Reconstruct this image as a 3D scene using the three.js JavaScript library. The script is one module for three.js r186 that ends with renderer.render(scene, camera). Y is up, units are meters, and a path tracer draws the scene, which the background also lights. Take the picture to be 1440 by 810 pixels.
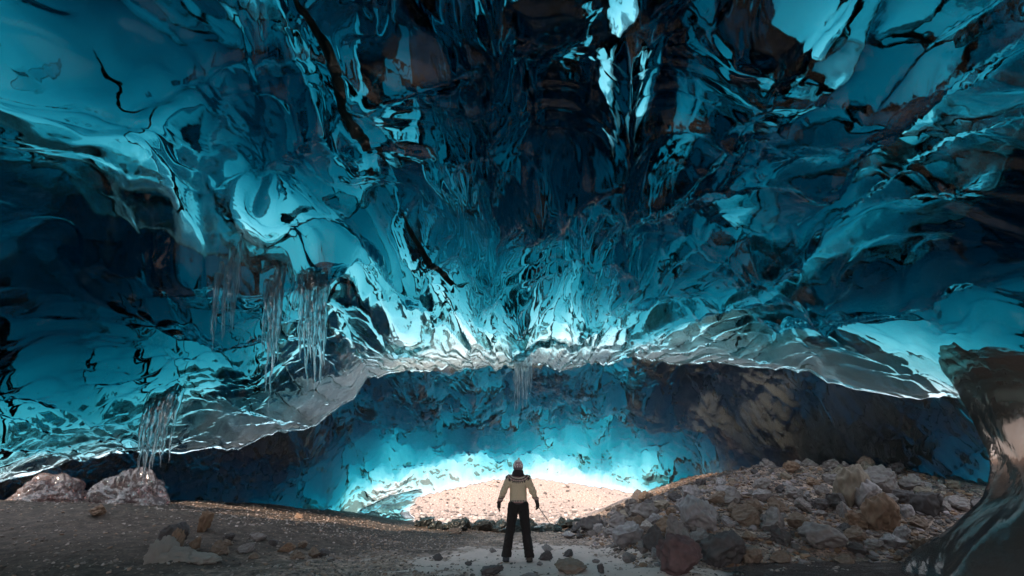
import * as THREE from 'three';
import { createNoise2D, createNoise3D } from 'simplex-noise';
import { mergeGeometries, mergeVertices } from 'three/addons/utils/BufferGeometryUtils.js';
import { MarchingCubes } from 'three/addons/objects/MarchingCubes.js';

// ------------------------------------------------------------------ camera, sky, sun, exposure
const scene = new THREE.Scene();
const camera = new THREE.PerspectiveCamera(63.85, 16 / 9, 0.05, 3000);
camera.position.set(0, 1, 0);
camera.rotation.x = THREE.MathUtils.degToRad(24.8);
const renderer = new THREE.WebGLRenderer();
renderer.toneMapping = THREE.LinearToneMapping;
renderer.toneMappingExposure = 2.4;
renderer.shadowMap.enabled = true;
{ // bright, slightly hazy winter sky, a little warmer towards the horizon
  const w = 256, h = 128, d = new Float32Array(w * h * 4);
  for (let j = 0; j < h; j++) for (let i = 0; i < w; i++) {
    const el = (j + 0.5) / h * Math.PI - Math.PI / 2, k = (j * w + i) * 4, t = Math.pow(Math.max(0, Math.sin(el)), 0.6);
    d[k] = 1.02 - 0.30 * t; d[k + 1] = 0.92 - 0.12 * t; d[k + 2] = 0.88 + 0.02 * t; d[k + 3] = 1;
  }
  const t = new THREE.DataTexture(d, w, h, THREE.RGBAFormat, THREE.FloatType);
  t.mapping = THREE.EquirectangularReflectionMapping; t.magFilter = THREE.LinearFilter; t.needsUpdate = true;
  scene.background = t; scene.environment = t;
}
const sun = new THREE.DirectionalLight(new THREE.Color().setRGB(1, 0.77, 0.57), 3.6);
sun.position.set(-22, 30, 32); sun.target.position.set(0, 0, -12);
sun.castShadow = true; sun.shadow.radius = 10; sun.shadow.mapSize.set(2048, 2048);
Object.assign(sun.shadow.camera, { left: -40, right: 40, top: 40, bottom: -40, near: 1, far: 300 });
scene.add(sun, sun.target);

// ------------------------------------------------------------------ helpers
function rng(s) { return () => { s = (s + 0x6d2b79f5) | 0; let t = Math.imul(s ^ (s >>> 15), 1 | s); t = (t + Math.imul(t ^ (t >>> 7), 61 | t)) ^ t; return ((t ^ (t >>> 14)) >>> 0) / 4294967296; }; }
const n2 = createNoise2D(rng(5)), n2b = createNoise2D(rng(9)), n3 = createNoise3D(rng(21));
const clamp = (x, a = 0, b = 1) => Math.min(b, Math.max(a, x));
const sm = (a, b, x) => { x = clamp((x - a) / (b - a)); return x * x * (3 - 2 * x); };
const lerp = (a, b, t) => a + (b - a) * t;
const rgb = (r, g, b) => new THREE.Color().setRGB(r, g, b);
const soft = (n) => Math.sqrt(n * n + 0.004);
function hash(i, j) { let h = Math.imul(i, 374761393) + Math.imul(j, 668265263) | 0; h = Math.imul(h ^ (h >>> 13), 1274126177); return ((h ^ (h >>> 16)) >>> 0) / 4294967296; }
function scallop(x, z) { // domes meeting in sharp downward ridges: 0 on a ridge, about 1 in a hollow
  const i = Math.floor(x), j = Math.floor(z); let a = 9, b = 9;
  for (let u = -1; u < 2; u++) for (let v = -1; v < 2; v++) {
    const px = i + u + 0.15 + 0.7 * hash(i + u, j + v), pz = j + v + 0.15 + 0.7 * hash(i + u + 91, j + v + 17), d = (px - x) ** 2 + (pz - z) ** 2;
    if (d < a) { b = a; a = d; } else if (d < b) b = d;
  }
  const e = Math.sqrt(b) - Math.sqrt(a);
  return 1 - Math.min(1, a * 1.1) * 0.75 - 0.25 * Math.exp(-e * 9);
}
function segDist(x, z, pts) { // distance to a polyline of [x, z, ...]; also the share along it
  let best = 1e9, at = 0;
  for (let k = 0; k < pts.length - 1; k++) {
    const [ax, az] = pts[k], [bx, bz] = pts[k + 1], dx = bx - ax, dz = bz - az, t = clamp(((x - ax) * dx + (z - az) * dz) / (dx * dx + dz * dz));
    const d = Math.hypot(x - ax - dx * t, z - az - dz * t); if (d < best) { best = d; at = (k + t) / (pts.length - 1); }
  }
  return [best, at];
}
const numbers = {};
function numbered(name) { const n = numbers[name] ?? 0; numbers[name] = n + 1; return n ? name + '_' + String(n).padStart(3, '0') : name; }
function put(o, name, label, category, group, kind) {
  o.name = numbered(name); scene.add(o);
  if (label) o.userData.label = label;
  if (category) o.userData.category = category;
  if (group) o.userData.group = group;
  if (kind) o.userData.kind = kind;
  return o;
}
function part(o, name, parent) { o.name = name; parent.add(o); return o; }
const mesh = (g, m) => { const o = new THREE.Mesh(g, m); o.castShadow = o.receiveShadow = true; return o; };
function noiseTexture(w, h, fn, srgb) {
  const d = new Uint8Array(w * h * 4);
  for (let j = 0; j < h; j++) for (let i = 0; i < w; i++) { const c = fn(i, j), k = (j * w + i) * 4; d[k] = clamp(c[0], 0, 255); d[k + 1] = clamp(c[1], 0, 255); d[k + 2] = clamp(c[2], 0, 255); d[k + 3] = 255; }
  const t = new THREE.DataTexture(d, w, h); t.wrapS = t.wrapT = THREE.RepeatWrapping; t.magFilter = THREE.LinearFilter; t.minFilter = THREE.LinearMipmapLinearFilter; t.generateMipmaps = true;
  if (srgb) t.colorSpace = THREE.SRGBColorSpace; t.needsUpdate = true; return t;
}

// ------------------------------------------------------------------ ice
// lower edge of the near roof: x, height, z
const LIP = [[-13.3, 1.05, -9.5], [-9.13, 1.17, -9], [-8.6, 1.45, -9.3], [-6.68, 1.84, -9.8], [-5.28, 2.20, -10.5], [-4.5, 2.62, -11], [-3.85, 3.12, -11.4], [-3.68, 3.66, -11.6], [-2.82, 3.98, -11.8], [-1.43, 4.1, -12], [0.18, 4.12, -12], [1.43, 4.08, -12], [3.1, 4.45, -12], [4.4, 4.2, -11.8], [5.8, 3.95, -11.3], [6.85, 3.77, -10.6], [7.45, 3.25, -10.2], [8.0, 2.95, -9.6], [8.4, 2.8, -9], [9.5, 2.2, -8.4], [13, 1.2, -8]];
function lipAt(x) { let i = 0; while (i < LIP.length - 2 && LIP[i + 1][0] < x) i++; const a = LIP[i], b = LIP[i + 1], t = clamp((x - a[0]) / (b[0] - a[0])); return [lerp(a[1], b[1], t), lerp(a[2], b[2], t)]; }
function iceMaterial(o = {}) {
  return new THREE.MeshPhysicalMaterial({ color: 0xffffff, roughness: 0.03, transmission: 1, thickness: 1, ior: 1.31, attenuationColor: rgb(0.135, 0.43, 0.485), attenuationDistance: 0.57, ...o });
}
const streaks = noiseTexture(512, 512, (i, j) => { const a = i / 512 * Math.PI * 2, b = j / 512 * Math.PI * 2; let v = 0; for (const [f, g, w] of [[2.2, 0.5, 60], [5, 0.9, 40], [9, 2, 22]]) v += w * n3(Math.cos(a) * f + 7, Math.sin(a) * f, Math.sin(b) * g + Math.cos(b) * g * 1.3); return [128 + v, 128 + v, 128 + v]; });
streaks.repeat.set(0.55, 0.22);
const dapple = noiseTexture(512, 512, (i, j) => { const a = i / 512 * Math.PI * 2, b = j / 512 * Math.PI * 2; let v = 0; for (const [f, g, w] of [[3, 2.4, 70], [7, 5, 45]]) v += w * n3(Math.cos(a) * f + 3, Math.sin(a) * f + Math.cos(b) * g, Math.sin(b) * g); return [128 + v, 128 + v, 128 + v]; });
dapple.repeat.set(0.5, 0.4);
const lipWhite = noiseTexture(1024, 512, (i, j) => { // roof edge made whiter to stand in for its daylight highlights (over x from -14 to 12 and z from 0 to -13)
  const x = i / 1024 * 26 - 14, z = -j / 512 * 13, [, zl] = lipAt(x), d = z - zl, w = lerp(0.7, 2.6, Math.exp(-(((x + 2.2) / 1.9) ** 2))) + 0.9 * Math.exp(-(((x - 7) / 1.6) ** 2)) + 0.4 * sm(2, 5, x) - 0.6 * sm(-5.5, -7.5, x);
  const v = sm(w, w * 0.25, d + 0.75 * n2(x * 0.9, z * 1.6) + 0.45 * n2(x * 2.6, z * 4) + 0.3 * n2(x * 7, z * 9)) * (0.72 + 0.28 * n2(x * 12, z * 15)), t = 255 * (1 - 0.16 * clamp(v)); return [t, t, t];
});
lipWhite.channel = 1;
const ICE = iceMaterial({ bumpMap: streaks, bumpScale: 0.004, transmissionMap: lipWhite, clearcoat: 0.2, clearcoatRoughness: 0.02 });
const ICE_WALL = iceMaterial({ roughness: 0.03, color: rgb(0.8, 0.92, 0.95), transmission: 0.94, clearcoat: 0.3, clearcoatRoughness: 0.03, bumpMap: dapple, bumpScale: 0.008, attenuationColor: rgb(0.09, 0.44, 0.505), attenuationDistance: 0.6 });
const ICE_CLEAR = iceMaterial({ roughness: 0.04, color: rgb(0.96, 0.98, 1), transmission: 0.96, clearcoat: 1, clearcoatRoughness: 0.05, attenuationColor: rgb(0.3, 0.72, 0.78) });

const ICE_SILTY = iceMaterial({ roughness: 0.1, color: rgb(0.86, 0.8, 0.76), transmission: 0.93, attenuationColor: rgb(0.40, 0.37, 0.35), attenuationDistance: 0.65, bumpMap: dapple, bumpScale: 0.006 });

function roofBase(x, z) {
  const [hl, zl] = lipAt(x);
  const top = 5.7 * Math.sqrt(Math.max(0.015, 1 - (x / 10.6) ** 2));
  const t = clamp((-z - 1.5) / (-zl - 1.5));
  let y = lerp(top, hl, t * t * (1.5 - 0.5 * t));
  if (z < zl) y += (zl - z) * 2.4;
  return y;
}
// ridges that hang below the roof: points, depth, half width
const RIDGES = [
  { p: [[-7.2, -3.6], [-6.17, -4.68], [-5.53, -5.62], [-4.83, -6.38], [-4.14, -6.85], [-3.3, -7.15], [-2.6, -7.3]], d: 1.0, w: 0.34, flat: true },
  { p: [[0.05, -8.4], [0.25, -9.8], [0.3, -11.4]], d: 0.5, w: 0.35 },
  { p: [[1.2, -3.2], [1.45, -4.2], [1.6, -5.4], [1.9, -6.6]], d: 0.45, w: 0.28 },
  { p: [[3.2, -4.9], [3.95, -4.2], [4.6, -3.5], [5.0, -2.6]], d: 0.4, w: 0.22 },
  { p: [[3.9, -8.4], [4.6, -6.9], [5.3, -5.6], [6.0, -4.2]], d: 0.3, w: 0.25 },
  { p: [[5.0, -9.2], [6.4, -8.0], [7.6, -6.9]], d: 0.35, w: 0.3 },
];
function roof(x, z) {
  const [, zl] = lipAt(x), near = sm(-zl - 0.2, -zl - 3.5, -z), edge = sm(-zl + 0.3, -zl - 0.6, -z);
  let y = roofBase(x, z);
  const ph = Math.atan2(x, z + 18), r = Math.hypot(x, z + 18);
  const u0 = ph * 11, v0 = r;
  const u = u0 + 0.45 * n2b(u0 * 0.4, v0 * 0.22) + 0.12 * n2b(u0 * 1.3 + 7, v0 * 0.7), v = v0 + 0.7 * n2b(u0 * 0.35 + 9, v0 * 0.3 + 4);
  const chunky = sm(-2.5, -7, z) * sm(-6.5, -3, x);
  let h = 0, f = 0;
  h -= 0.75 * (0.35 - soft(n2(u * 0.33 + 3, v * 0.11)));
  h -= 0.26 * (0.35 - soft(n2(u * 0.8 + 20, v * 0.28)));
  h += lerp(0.30, 0.42, chunky) * (scallop(u * 0.85, v * lerp(0.28, 0.6, chunky)) - 0.6);
  f += 0.155 * (scallop(u * 2.1 + 30, v * lerp(0.75, 1.3, chunky)) - 0.6);
  f += lerp(0.035, 0.04, chunky) * (scallop(u * 4.6 + 60, v * lerp(1.2, 2.6, chunky)) - 0.6);
  const low = sm(-6, -8.2, z) * sm(-2.8, -4.8, x);
  if (low > 0) f += low * (0.13 * (scallop(x * 1.1 + 0.25 * z + 4, z * 2.4 + 0.5 * x) - 0.6) + 0.07 * (scallop(x * 2.6 + 8, z * 5 + x) - 0.6));
  f += 0.02 * n2(u * 4.5, v * 1.1) + 0.002 * n2(u * 12, v * 2.0);
  y += h * lerp(0.4, 1, near) * lerp(0.5, 1, edge) + f * lerp(1.25, 1, near) * lerp(0.7, 1, edge);
  for (const k of RIDGES) { const [d, s] = segDist(x, z, k.p); if (d < k.w * 5) y -= k.d * (k.flat ? Math.exp(-((d / k.w) ** 2)) : Math.exp(-d / k.w)) * sm(0, k.flat ? 0.62 : 0.15, s - (k.flat ? 0.12 : 0)) * sm(1, 0.85, s); }
  return y;
}
// where the roof is thinner (+) or thicker (-) than around it: x, z, radius, strength
const THIN = [[-5.6,-4.6,0.8,0.35],[-6.5,-4.3,0.8,0.35],[-6.0,-5.4,0.5,0.3],[0.2,-3.1,0.8,0.3],[6.6,-5.3,0.6,0.5],[-3.37,-3.6,0.35,0.7],[-4.95,-5.68,0.6,0.5],[-4.66,-7.18,0.6,1.2],[-2.61,-5.84,0.8,0.6],[-1.77,-5.94,0.5,0.8],[1.39,-4.12,0.35,1.6],[1.68,-5.26,0.35,1.6],[1.18,-3.5,0.25,0.5],[4.02,-3.38,0.6,0.35],[3.8,-3.96,0.4,1],[3.86,-4.98,0.5,0.9],[5.82,-4.42,0.5,0.8],[5.85,-5.2,0.5,0.8],[5.24,-6.1,0.4,0.9],[4.29,-7.26,0.4,0.8],[7.12,-6.34,0.7,0.9],[6.46,-8.2,0.8,1.1],[4.73,-10.58,0.8,1.2],[-2.69,-10.52,1.2,1.4],[-3.75,-9.84,0.8,1.2],[-1.24,-11.14,1,1.2],[1.41,-11.1,0.8,1],[-1.3,-7.4,0.5,0.8],[2.92,-6.8,0.6,0.8],[-6.44,-6.9,0.6,0.4],[-5.51,-9.38,1.2,0.6],[-7,-9.16,1.2,0.5],[-6.6,-6.8,0.9,-0.6],[-4.93,-4.14,0.5,-0.3],[-2.1,-3.7,0.35,-0.6],[-1.15,-4.78,0.5,-0.6],[-1.26,-3.5,0.5,-0.6],[-0.24,-3.52,0.6,-0.6],[2.16,-3.44,0.9,-0.35],[2.88,-4.22,0.8,-0.45],[3.87,-4.5,0.4,-0.8],[4.58,-4.32,0.35,-1],[-6.03,-5.1,0.3,-0.3],[-5.92,-7.22,0.4,-1.2],[-1.77,-7.16,0.35,-1.2],[2.2,-6.82,0.4,-0.5],[0.49,-6.86,0.5,-0.6],[-0.21,-5.58,0.5,-0.5],[-5.17,-3.3,0.6,-0.35],[-4.0,-2.9,0.7,-0.4],[-3.2,-3.0,0.5,-0.5],[4.1,-2.9,0.6,-0.6]];
function roofTop(x, z, y) {
  const [, zl] = lipAt(x), toLip = clamp((z - zl) / (4.5 - 3.6 * sm(-3.2, -6, x) - 2.6 * sm(4.5, 7, x)));
  const t = lerp(0.10, lerp(2.5, 1.6 + 0.75 * sm(-1.8, -3.2, x) + 0.35 * sm(2.8, 3.8, x), sm(-6.5, -3.8, z)), sm(0, 1, toLip)) + (0.5 * sm(2.8, 4.8, x) * sm(-4, -6, z) + 1.3 * sm(5.5, 7.5, x) + 1.3 * sm(-4.5, -6.5, x) * sm(-6.2, -7.6, z)) * sm(0, 0.5, toLip);
  const u = Math.atan2(x, z + 18) * 11, v = Math.hypot(x, z + 18);
  let k = 0.3 * n2(u * 0.3 + 50, v * 0.12) + 0.45 * n2(u * 0.9 + 30, v * 0.25) + lerp(0.45, 0.6, sm(3, 5, x)) * n2(u * 2.0 + 30, v * 0.4) + 0.1 * n2(u * 3.7 + 11, v * 0.8) + 0.05 * n2(u * 6, v * 1.1);
  for (const [a, b, q, s] of THIN) {
    const dx = x - a, dz = z - b; if (Math.abs(dx) > 4 * q || Math.abs(dz) > 6 * q) continue;
    const m = Math.hypot(a, b + 18), fx = a / m, fz = (b + 18) / m, al = dx * fx + dz * fz, ac = dx * fz - dz * fx;
    k -= s * Math.exp(-((ac / q) ** 2 + (al / (1.9 * q)) ** 2));
  }
    return y + Math.max(lerp(0.06, 0.65, sm(0.1, 0.6, toLip)), t * Math.exp(0.85 * k));
}
function slab(xs, ss, zOf, low, high, mat, flow) { // closed solid between two height functions over a grid
  const nx = xs.length, nz = ss.length, N = nx * nz, P = new Float32Array(N * 6), U = new Float32Array(N * 4), U1 = new Float32Array(N * 4), I = [];
  for (let j = 0; j < nz; j++) for (let i = 0; i < nx; i++) {
    const x = xs[i], z = zOf(x, ss[j]), y = low(x, z), k = j * nx + i;
    P.set([x, y, z], k * 3); P.set([x, high(x, z, y), z], (N + k) * 3); const uv = flow ? [Math.atan2(x, z + 18) * 11, Math.hypot(x, z + 18)] : [x, z]; U.set(uv, k * 2); U.set(uv, (N + k) * 2); U1.set([(x + 14) / 26, -z / 13], k * 2); U1.set([(x + 14) / 26, -z / 13], (N + k) * 2);
  }
  const q = (a, b, c, d) => I.push(a, c, b, a, d, c);
  for (let j = 0; j < nz - 1; j++) for (let i = 0; i < nx - 1; i++) { const a = j * nx + i, b = a + 1, c = b + nx, d = a + nx; q(a, b, c, d); q(N + a, N + d, N + c, N + b); }
  for (let i = 0; i < nx - 1; i++) { q(i + 1, i, N + i, N + i + 1); const o = (nz - 1) * nx; q(o + i, o + i + 1, N + o + i + 1, N + o + i); }
  for (let j = 0; j < nz - 1; j++) { const a = j * nx, b = a + nx; q(a, b, N + b, N + a); const e = a + nx - 1, f = b + nx - 1; q(f, e, N + e, N + f); }
  const g = new THREE.BufferGeometry();
  g.setAttribute('position', new THREE.BufferAttribute(P, 3)); g.setAttribute('uv', new THREE.BufferAttribute(U, 2)); g.setAttribute('uv1', new THREE.BufferAttribute(U1, 2)); g.setIndex(I); g.computeVertexNormals();
  return mesh(g, mat);
}
const steps = (a, b, n, f = (t) => t) => Array.from({ length: n }, (_, i) => lerp(a, b, f(i / (n - 1))));
put(slab(steps(-14, 12, 640), steps(0, 1, 450), (x, s) => s < 0.16 ? lerp(5.2, -1.2, s / 0.16) : lerp(-1.2, lipAt(x)[1] - 0.5, (s - 0.16) / 0.84), roof, roofTop, ICE, true), 'ice_roof', 'rippled glassy blue ice roof hanging over the chamber', null, null, 'structure');

// back of the chamber: ice coming down to the low mouth of the cave
const ARCH = [[-18, -4.2], [-9.5, -1.6], [-7.2, -0.5], [-6.4, 0.45], [-5.2, 0.95], [-3.8, 1.25], [-2.5, 1.55], [-0.8, 1.86], [1, 1.93], [4, 1.55], [5.7, 1.25], [7.2, 0.6], [8.6, -0.9], [10, -2.5], [14, -6.5]];
function archAt(x) { let i = 0; while (i < ARCH.length - 2 && ARCH[i + 1][0] < x) i++; const a = ARCH[i], b = ARCH[i + 1], t = clamp((x - a[0]) / (b[0] - a[0])); return lerp(a[1], b[1], lerp(t, t * t * (3 - 2 * t), 0.3)); }
function backLow(x, z) {
  const up = 22.3 + z, k = sm(0, 1.2, up);
  let y = archAt(x) + (0.43 + 0.1 * sm(1, 3, x) + 0.1 * sm(-3, -5, x)) * up + 0.25 * (1 - Math.exp(-up * 1.5));
  const wx = x + 0.3 * n2b(x * 0.6, z * 0.6), wz = z + 0.3 * n2b(x * 0.6 + 20, z * 0.6);
  y += k * (0.35 * n2(x * 0.3 + 11, z * 0.3) + 0.14 * n2(x * 0.9 + 3, z * 0.8) + 0.26 * (scallop(wx * 1.25, wz * 1.25) - 0.6) + 0.14 * (scallop(wx * 2.9 + 9, wz * 2.9) - 0.6) + 0.045 * (scallop(wx * 6.5 + 9, wz * 5.5) - 0.6)) + 0.035 * n2(x * 3, z * 2) + 0.04 * n2(x * 5, 3);
  return Math.max(y, -1.2 + 0.02 * up);
}
const backFront = (x) => -15.2 + 4.3 * sm(4.5, 9, x) + 2.6 * sm(-2.5, -5.5, x);  // stops behind the roof lip: an added gap lets sky light in
function backTop(x, z, y) {
  const up = 22.3 + z, foot = Math.exp(-(((x + 5.4) / 1.7) ** 2 + ((z + 21.6) / 1.3) ** 2)), t = (0.04 + 0.5 * up + 1.2 * up * sm(0.3, 2.6, up) + 1.6 * sm(5.5, 8, x) + 0.8 * sm(-5.5, -8, x)) * (1 - 0.8 * foot);
  const front = backFront(x) - z, cap2 = Math.min(0.25 + 1.5 * front, 1.75 + 3.5 * sm(4.5, 8, x) + 1.5 * sm(-4.0, -7, x));
  return y + Math.max(0.04, Math.min(t, cap2) * Math.exp(0.3 * n2(x * 0.4 + 8, z * 0.4) + 0.2 * n2(x * 1.1, z * 1.1)));
}
put(slab(steps(-18, 13.5, 520), steps(0, 1, 280), (x, s) => lerp(backFront(x), -22.3, s), backLow, backTop, ICE_WALL), 'ice_back_wall', 'dark teal scalloped ice sloping down to the low cave mouth', null, null, 'structure');

// dark bands set into the roof just above its surface
const ICE_ROOF = scene.getObjectByName('ice_roof');
const DARK_BAND = new THREE.MeshStandardMaterial({ color: rgb(0.008, 0.008, 0.009), roughness: 0.5 });
function band(pts, w, lift) {
  const c = new THREE.CatmullRomCurve3(pts.map(([x, z]) => new THREE.Vector3(x, 0, z))), n = pts.length * 14, m = 9, P = [], I = [];
  for (let k = 0; k < 2; k++) for (let i = 0; i <= n; i++) {
    const p = c.getPointAt(i / n), t = c.getTangentAt(i / n), ww = w * Math.sin(Math.PI * clamp(i / n, 0.01, 0.99)) * (1 + 0.5 * n2(i * 0.07, pts[0][0] * 9));
    for (let j = 0; j <= m; j++) {
      const e = (j / m - 0.5) * 2, o = e * ww, x = p.x - t.z * o, z = p.z + t.x * o;
      P.push(x, roof(x, z) + lift + (k ? 0.03 : -0.025 * (1 - e * e)), z);
    }
  }
  const N = (n + 1) * (m + 1), q = (a, b, cc, d) => I.push(a, b, cc, a, cc, d);
  for (let i = 0; i < n; i++) for (let j = 0; j < m; j++) { const a = i * (m + 1) + j, b = a + 1, d = a + m + 1, e = d + 1; q(a, b, e, d); q(N + a, N + d, N + e, N + b); }
  const g = new THREE.BufferGeometry(); g.setAttribute('position', new THREE.Float32BufferAttribute(P, 3)); g.setIndex(I); g.computeVertexNormals();
  part(mesh(g, DARK_BAND), 'dark_band', ICE_ROOF);
}
band([[-2.35, -2.2], [-2.3, -2.98], [-2.27, -3.34], [-2.12, -3.88], [-2.1, -4.48], [-2.01, -5.2], [-1.9, -5.78]], 0.06, 0.12);
band([[-1.9, -6.58], [-1.71, -7.56], [-1.18, -8.76], [-0.85, -8.5]], 0.06, 0.12);

// ------------------------------------------------------------------ ground
function floorY(x, z) {
  const left = 1.0 * sm(-1.5, -11, x) * sm(-6.8, -12.5, z);
  const a = x - 2.0, b = -(z + 8.9), k = 0.6, hh = clamp(0.5 + 0.5 * (b - a) / k), q = lerp(b, a, hh) - k * hh * (1 - hh);
  const heap = q > 0 ? Math.min(1.9, 0.36 * q) : 0;
  return left + heap + 0.05 * n2(x * 0.5, z * 0.5) + 0.02 * n2(x * 2, z * 2) + 0.008 * n2(x * 7, z * 7);
}
function heapShare(x, z) { return clamp(Math.min(x - 2.0, -(z + 8.9)) / 1.2 + 0.2); }
function silt(x, z) { // pale dried silt and crusted ice round the standing person
  const e = 1 - Math.hypot((x - 0.55) / 2.6, (z + 10.1) / 3.6), f = 1 - Math.hypot((x - 1.6) / 2.2, (z + 8.2) / 0.9);
  return sm(-0.05, 0.2, Math.max(e, f) + 0.38 * n2(x * 0.9 + 4, z * 0.9) + 0.25 * n2(x * 2.7, z * 2.7) + 0.16 * n2(x * 8, z * 8));
}
const grit = noiseTexture(512, 512, (i, j) => { const v = 128 + 55 * n2(i * 0.11, j * 0.11) + 45 * n2(i * 0.31, j * 0.31) + 40 * (hash(i, j) - 0.5); return [v, v, v]; });
grit.repeat.set(1.1, 1.1);
{
  const xs = steps(-16, 16, 460), zs = steps(8, -24, 460), P = [], I = [], U = [], U1 = [];
  for (const z of zs) for (const x of xs) { P.push(x, floorY(x, z) - 0.5 * sm(-22.6, -24, z), z); U.push(x, z); U1.push((x + 16) / 32, (z + 24) / 32); }
  const n = xs.length; for (let j = 0; j < zs.length - 1; j++) for (let i = 0; i < n - 1; i++) { const a = j * n + i; I.push(a, a + 1, a + n + 1, a, a + n + 1, a + n); }
  const g = new THREE.BufferGeometry(); g.setAttribute('position', new THREE.Float32BufferAttribute(P, 3)); g.setAttribute('uv', new THREE.Float32BufferAttribute(U, 2)); g.setAttribute('uv1', new THREE.Float32BufferAttribute(U1, 2)); g.setIndex(I); g.computeVertexNormals();
  const N = 1400, tint = noiseTexture(N, N, (i, j) => {
    const x = (i + 0.5) / N * 32 - 16, z = (j + 0.5) / N * 32 - 24, shaded = sm(-2.6, -5.2, x + 0.9 * n2(x * 0.7, z * 0.7) + 0.5 * n2(x * 2.2, z * 2.2) - 0.35 * sm(-9, -13, z) * 9);  // dark wet gravel on the left, painted darker still for the shade there
    const g1 = 1 + 0.22 * n2(x * 3, z * 3) + 0.2 * n2(x * 11, z * 11) + 0.35 * (hash(i, j) - 0.5), p = silt(x, z) * (1 - shaded);
    const unseenGrey = sm(-6.4, -5.6, z + 0.5 * n2(x, z) + 0.2 * n2(x * 4, z * 4)); // unseen near floor greyed to soften its reflection in the roof
    const c = [lerp(168, 78, shaded), lerp(147, 68, shaded), lerp(136, 62, shaded)].map((v, q) => lerp(v, [126, 130, 132][q], unseenGrey) * g1);
    return [lerp(c[0], 222 * (0.9 + 0.1 * g1), p), lerp(c[1], 205 * (0.9 + 0.1 * g1), p), lerp(c[2], 200 * (0.9 + 0.1 * g1), p)];
  }, true);
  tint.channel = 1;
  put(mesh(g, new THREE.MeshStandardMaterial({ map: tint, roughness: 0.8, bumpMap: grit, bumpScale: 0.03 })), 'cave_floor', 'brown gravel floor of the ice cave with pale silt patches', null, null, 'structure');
}
let landY;
{ // land outside: flat outwash gravel with a low moraine
  const line = (n, f) => Array.from({ length: n }, (_, i) => f(i / (n - 1)));
  const xs = line(240, (t) => 300 * Math.sign(t - 0.5) * Math.abs(2 * t - 1) ** 2.6), zs = [...line(6, (t) => 300 - 322 * t + 0), ...line(220, (t) => -22.4 - 500 * t ** 2.4)];
  landY = (x, z) => {
    const d = -z - 22;
    if (d < 0) return -0.3;
    let y = -0.1 + 0.08 * n2(x * 0.3, z * 0.3) + 0.03 * n2(x * 1.3, z * 1.3);
    const ridge = Math.exp(-(((z + 78) / 16) ** 2)) * (lerp(4.6, 0.9, clamp((x - 4) / 26)) + 0.9 * (0.5 - soft(n2(x * 0.09 + 3, z * 0.05))) + 0.5 * (0.4 - soft(n2(x * 0.25, z * 0.12))) + 0.16 * n2(x * 0.8, z * 0.6));
    const second = 6.2 * Math.exp(-(((z + 150) / 30) ** 2)) * sm(40, 8, x);
    y += sm(4, 40, d) * (Math.max(ridge, second) + 0.5 * n2(x * 0.14 + 7, z * 0.06) * sm(10, 50, d));
    return y;
  };
  const P = [], I = [], U = [];
  for (const z of zs) for (const x of xs) { P.push(x, landY(x, z), z); U.push(x, z); }
  const n = xs.length; for (let j = 0; j < zs.length - 1; j++) for (let i = 0; i < n - 1; i++) { const a = j * n + i; I.push(a, a + 1, a + n + 1, a, a + n + 1, a + n); }
  const g = new THREE.BufferGeometry(); g.setAttribute('position', new THREE.Float32BufferAttribute(P, 3)); g.setAttribute('uv', new THREE.Float32BufferAttribute(U, 2)); g.setIndex(I); g.computeVertexNormals();
  const t = noiseTexture(512, 512, (i, j) => { const v = 1 + 0.16 * n2b(i * 0.05, j * 0.05) + 0.16 * n2b(i * 0.17, j * 0.17) + 0.25 * (hash(i + 7, j) - 0.5); const w = 1 + 1.5 * (v - 1); return [162 * w, 143 * w, 134 * w]; }, true); t.repeat.set(0.12, 0.12);
  put(mesh(g, new THREE.MeshStandardMaterial({ map: t, roughness: 1, bumpMap: grit, bumpScale: 0.05 })), 'ground', 'pale outwash gravel plain and low moraine outside the cave mouth', null, null, 'structure');
}

// ------------------------------------------------------------------ rocks
function rockShape(seed, cuts, rough) {
  const r = rng(seed), g = mergeVertices(new THREE.IcosahedronGeometry(1, 12).deleteAttribute('uv').deleteAttribute('normal')), p = g.attributes.position, v = new THREE.Vector3(), planes = [];
  for (let k = 0; k < cuts; k++) planes.push([new THREE.Vector3(r() * 2 - 1, r() * 2 - 1, r() * 2 - 1).normalize(), 0.46 + 0.3 * r()]);
  const C = [];
  for (let i = 0; i < p.count; i++) {
    v.fromBufferAttribute(p, i); const d = v.clone();
    for (const [n, o] of planes) { const e = v.dot(n) - o; if (e > 0) v.addScaledVector(n, -e * 0.93); }
    v.addScaledVector(d, rough * (0.10 * n3(d.x * 1.7 + seed, d.y * 1.7, d.z * 1.7) + 0.05 * n3(d.x * 4 + seed, d.y * 4, d.z * 4) + 0.025 * n3(d.x * 10, d.y * 10 + seed, d.z * 10)));
    p.setXYZ(i, v.x, v.y, v.z);
    const q = 1 + 0.22 * n3(d.x * 3 + 9, d.y * 3 + seed, d.z * 3) + 0.16 * n3(d.x * 9, d.y * 9, d.z * 9 + seed) + 0.14 * (hash(i, seed) - 0.5); C.push(q, q, q * (1 + 0.05 * n3(d.x * 2, d.y * 2, d.z * 2)));
  }
  g.setAttribute('color', new THREE.Float32BufferAttribute(C, 3)); g.computeBoundingBox();
  const s = g.boundingBox.getSize(new THREE.Vector3()), m = g.boundingBox.getCenter(new THREE.Vector3());
  g.translate(-m.x, -m.y, -m.z).scale(1 / s.x, 1 / s.y, 1 / s.z); g.computeVertexNormals(); return g;
}
const SHAPES = [rockShape(3, 9, 1), rockShape(14, 12, 1), rockShape(25, 7, 1.3), rockShape(36, 14, 0.8), rockShape(47, 10, 1.2), rockShape(58, 4, 1.2)];
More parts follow.
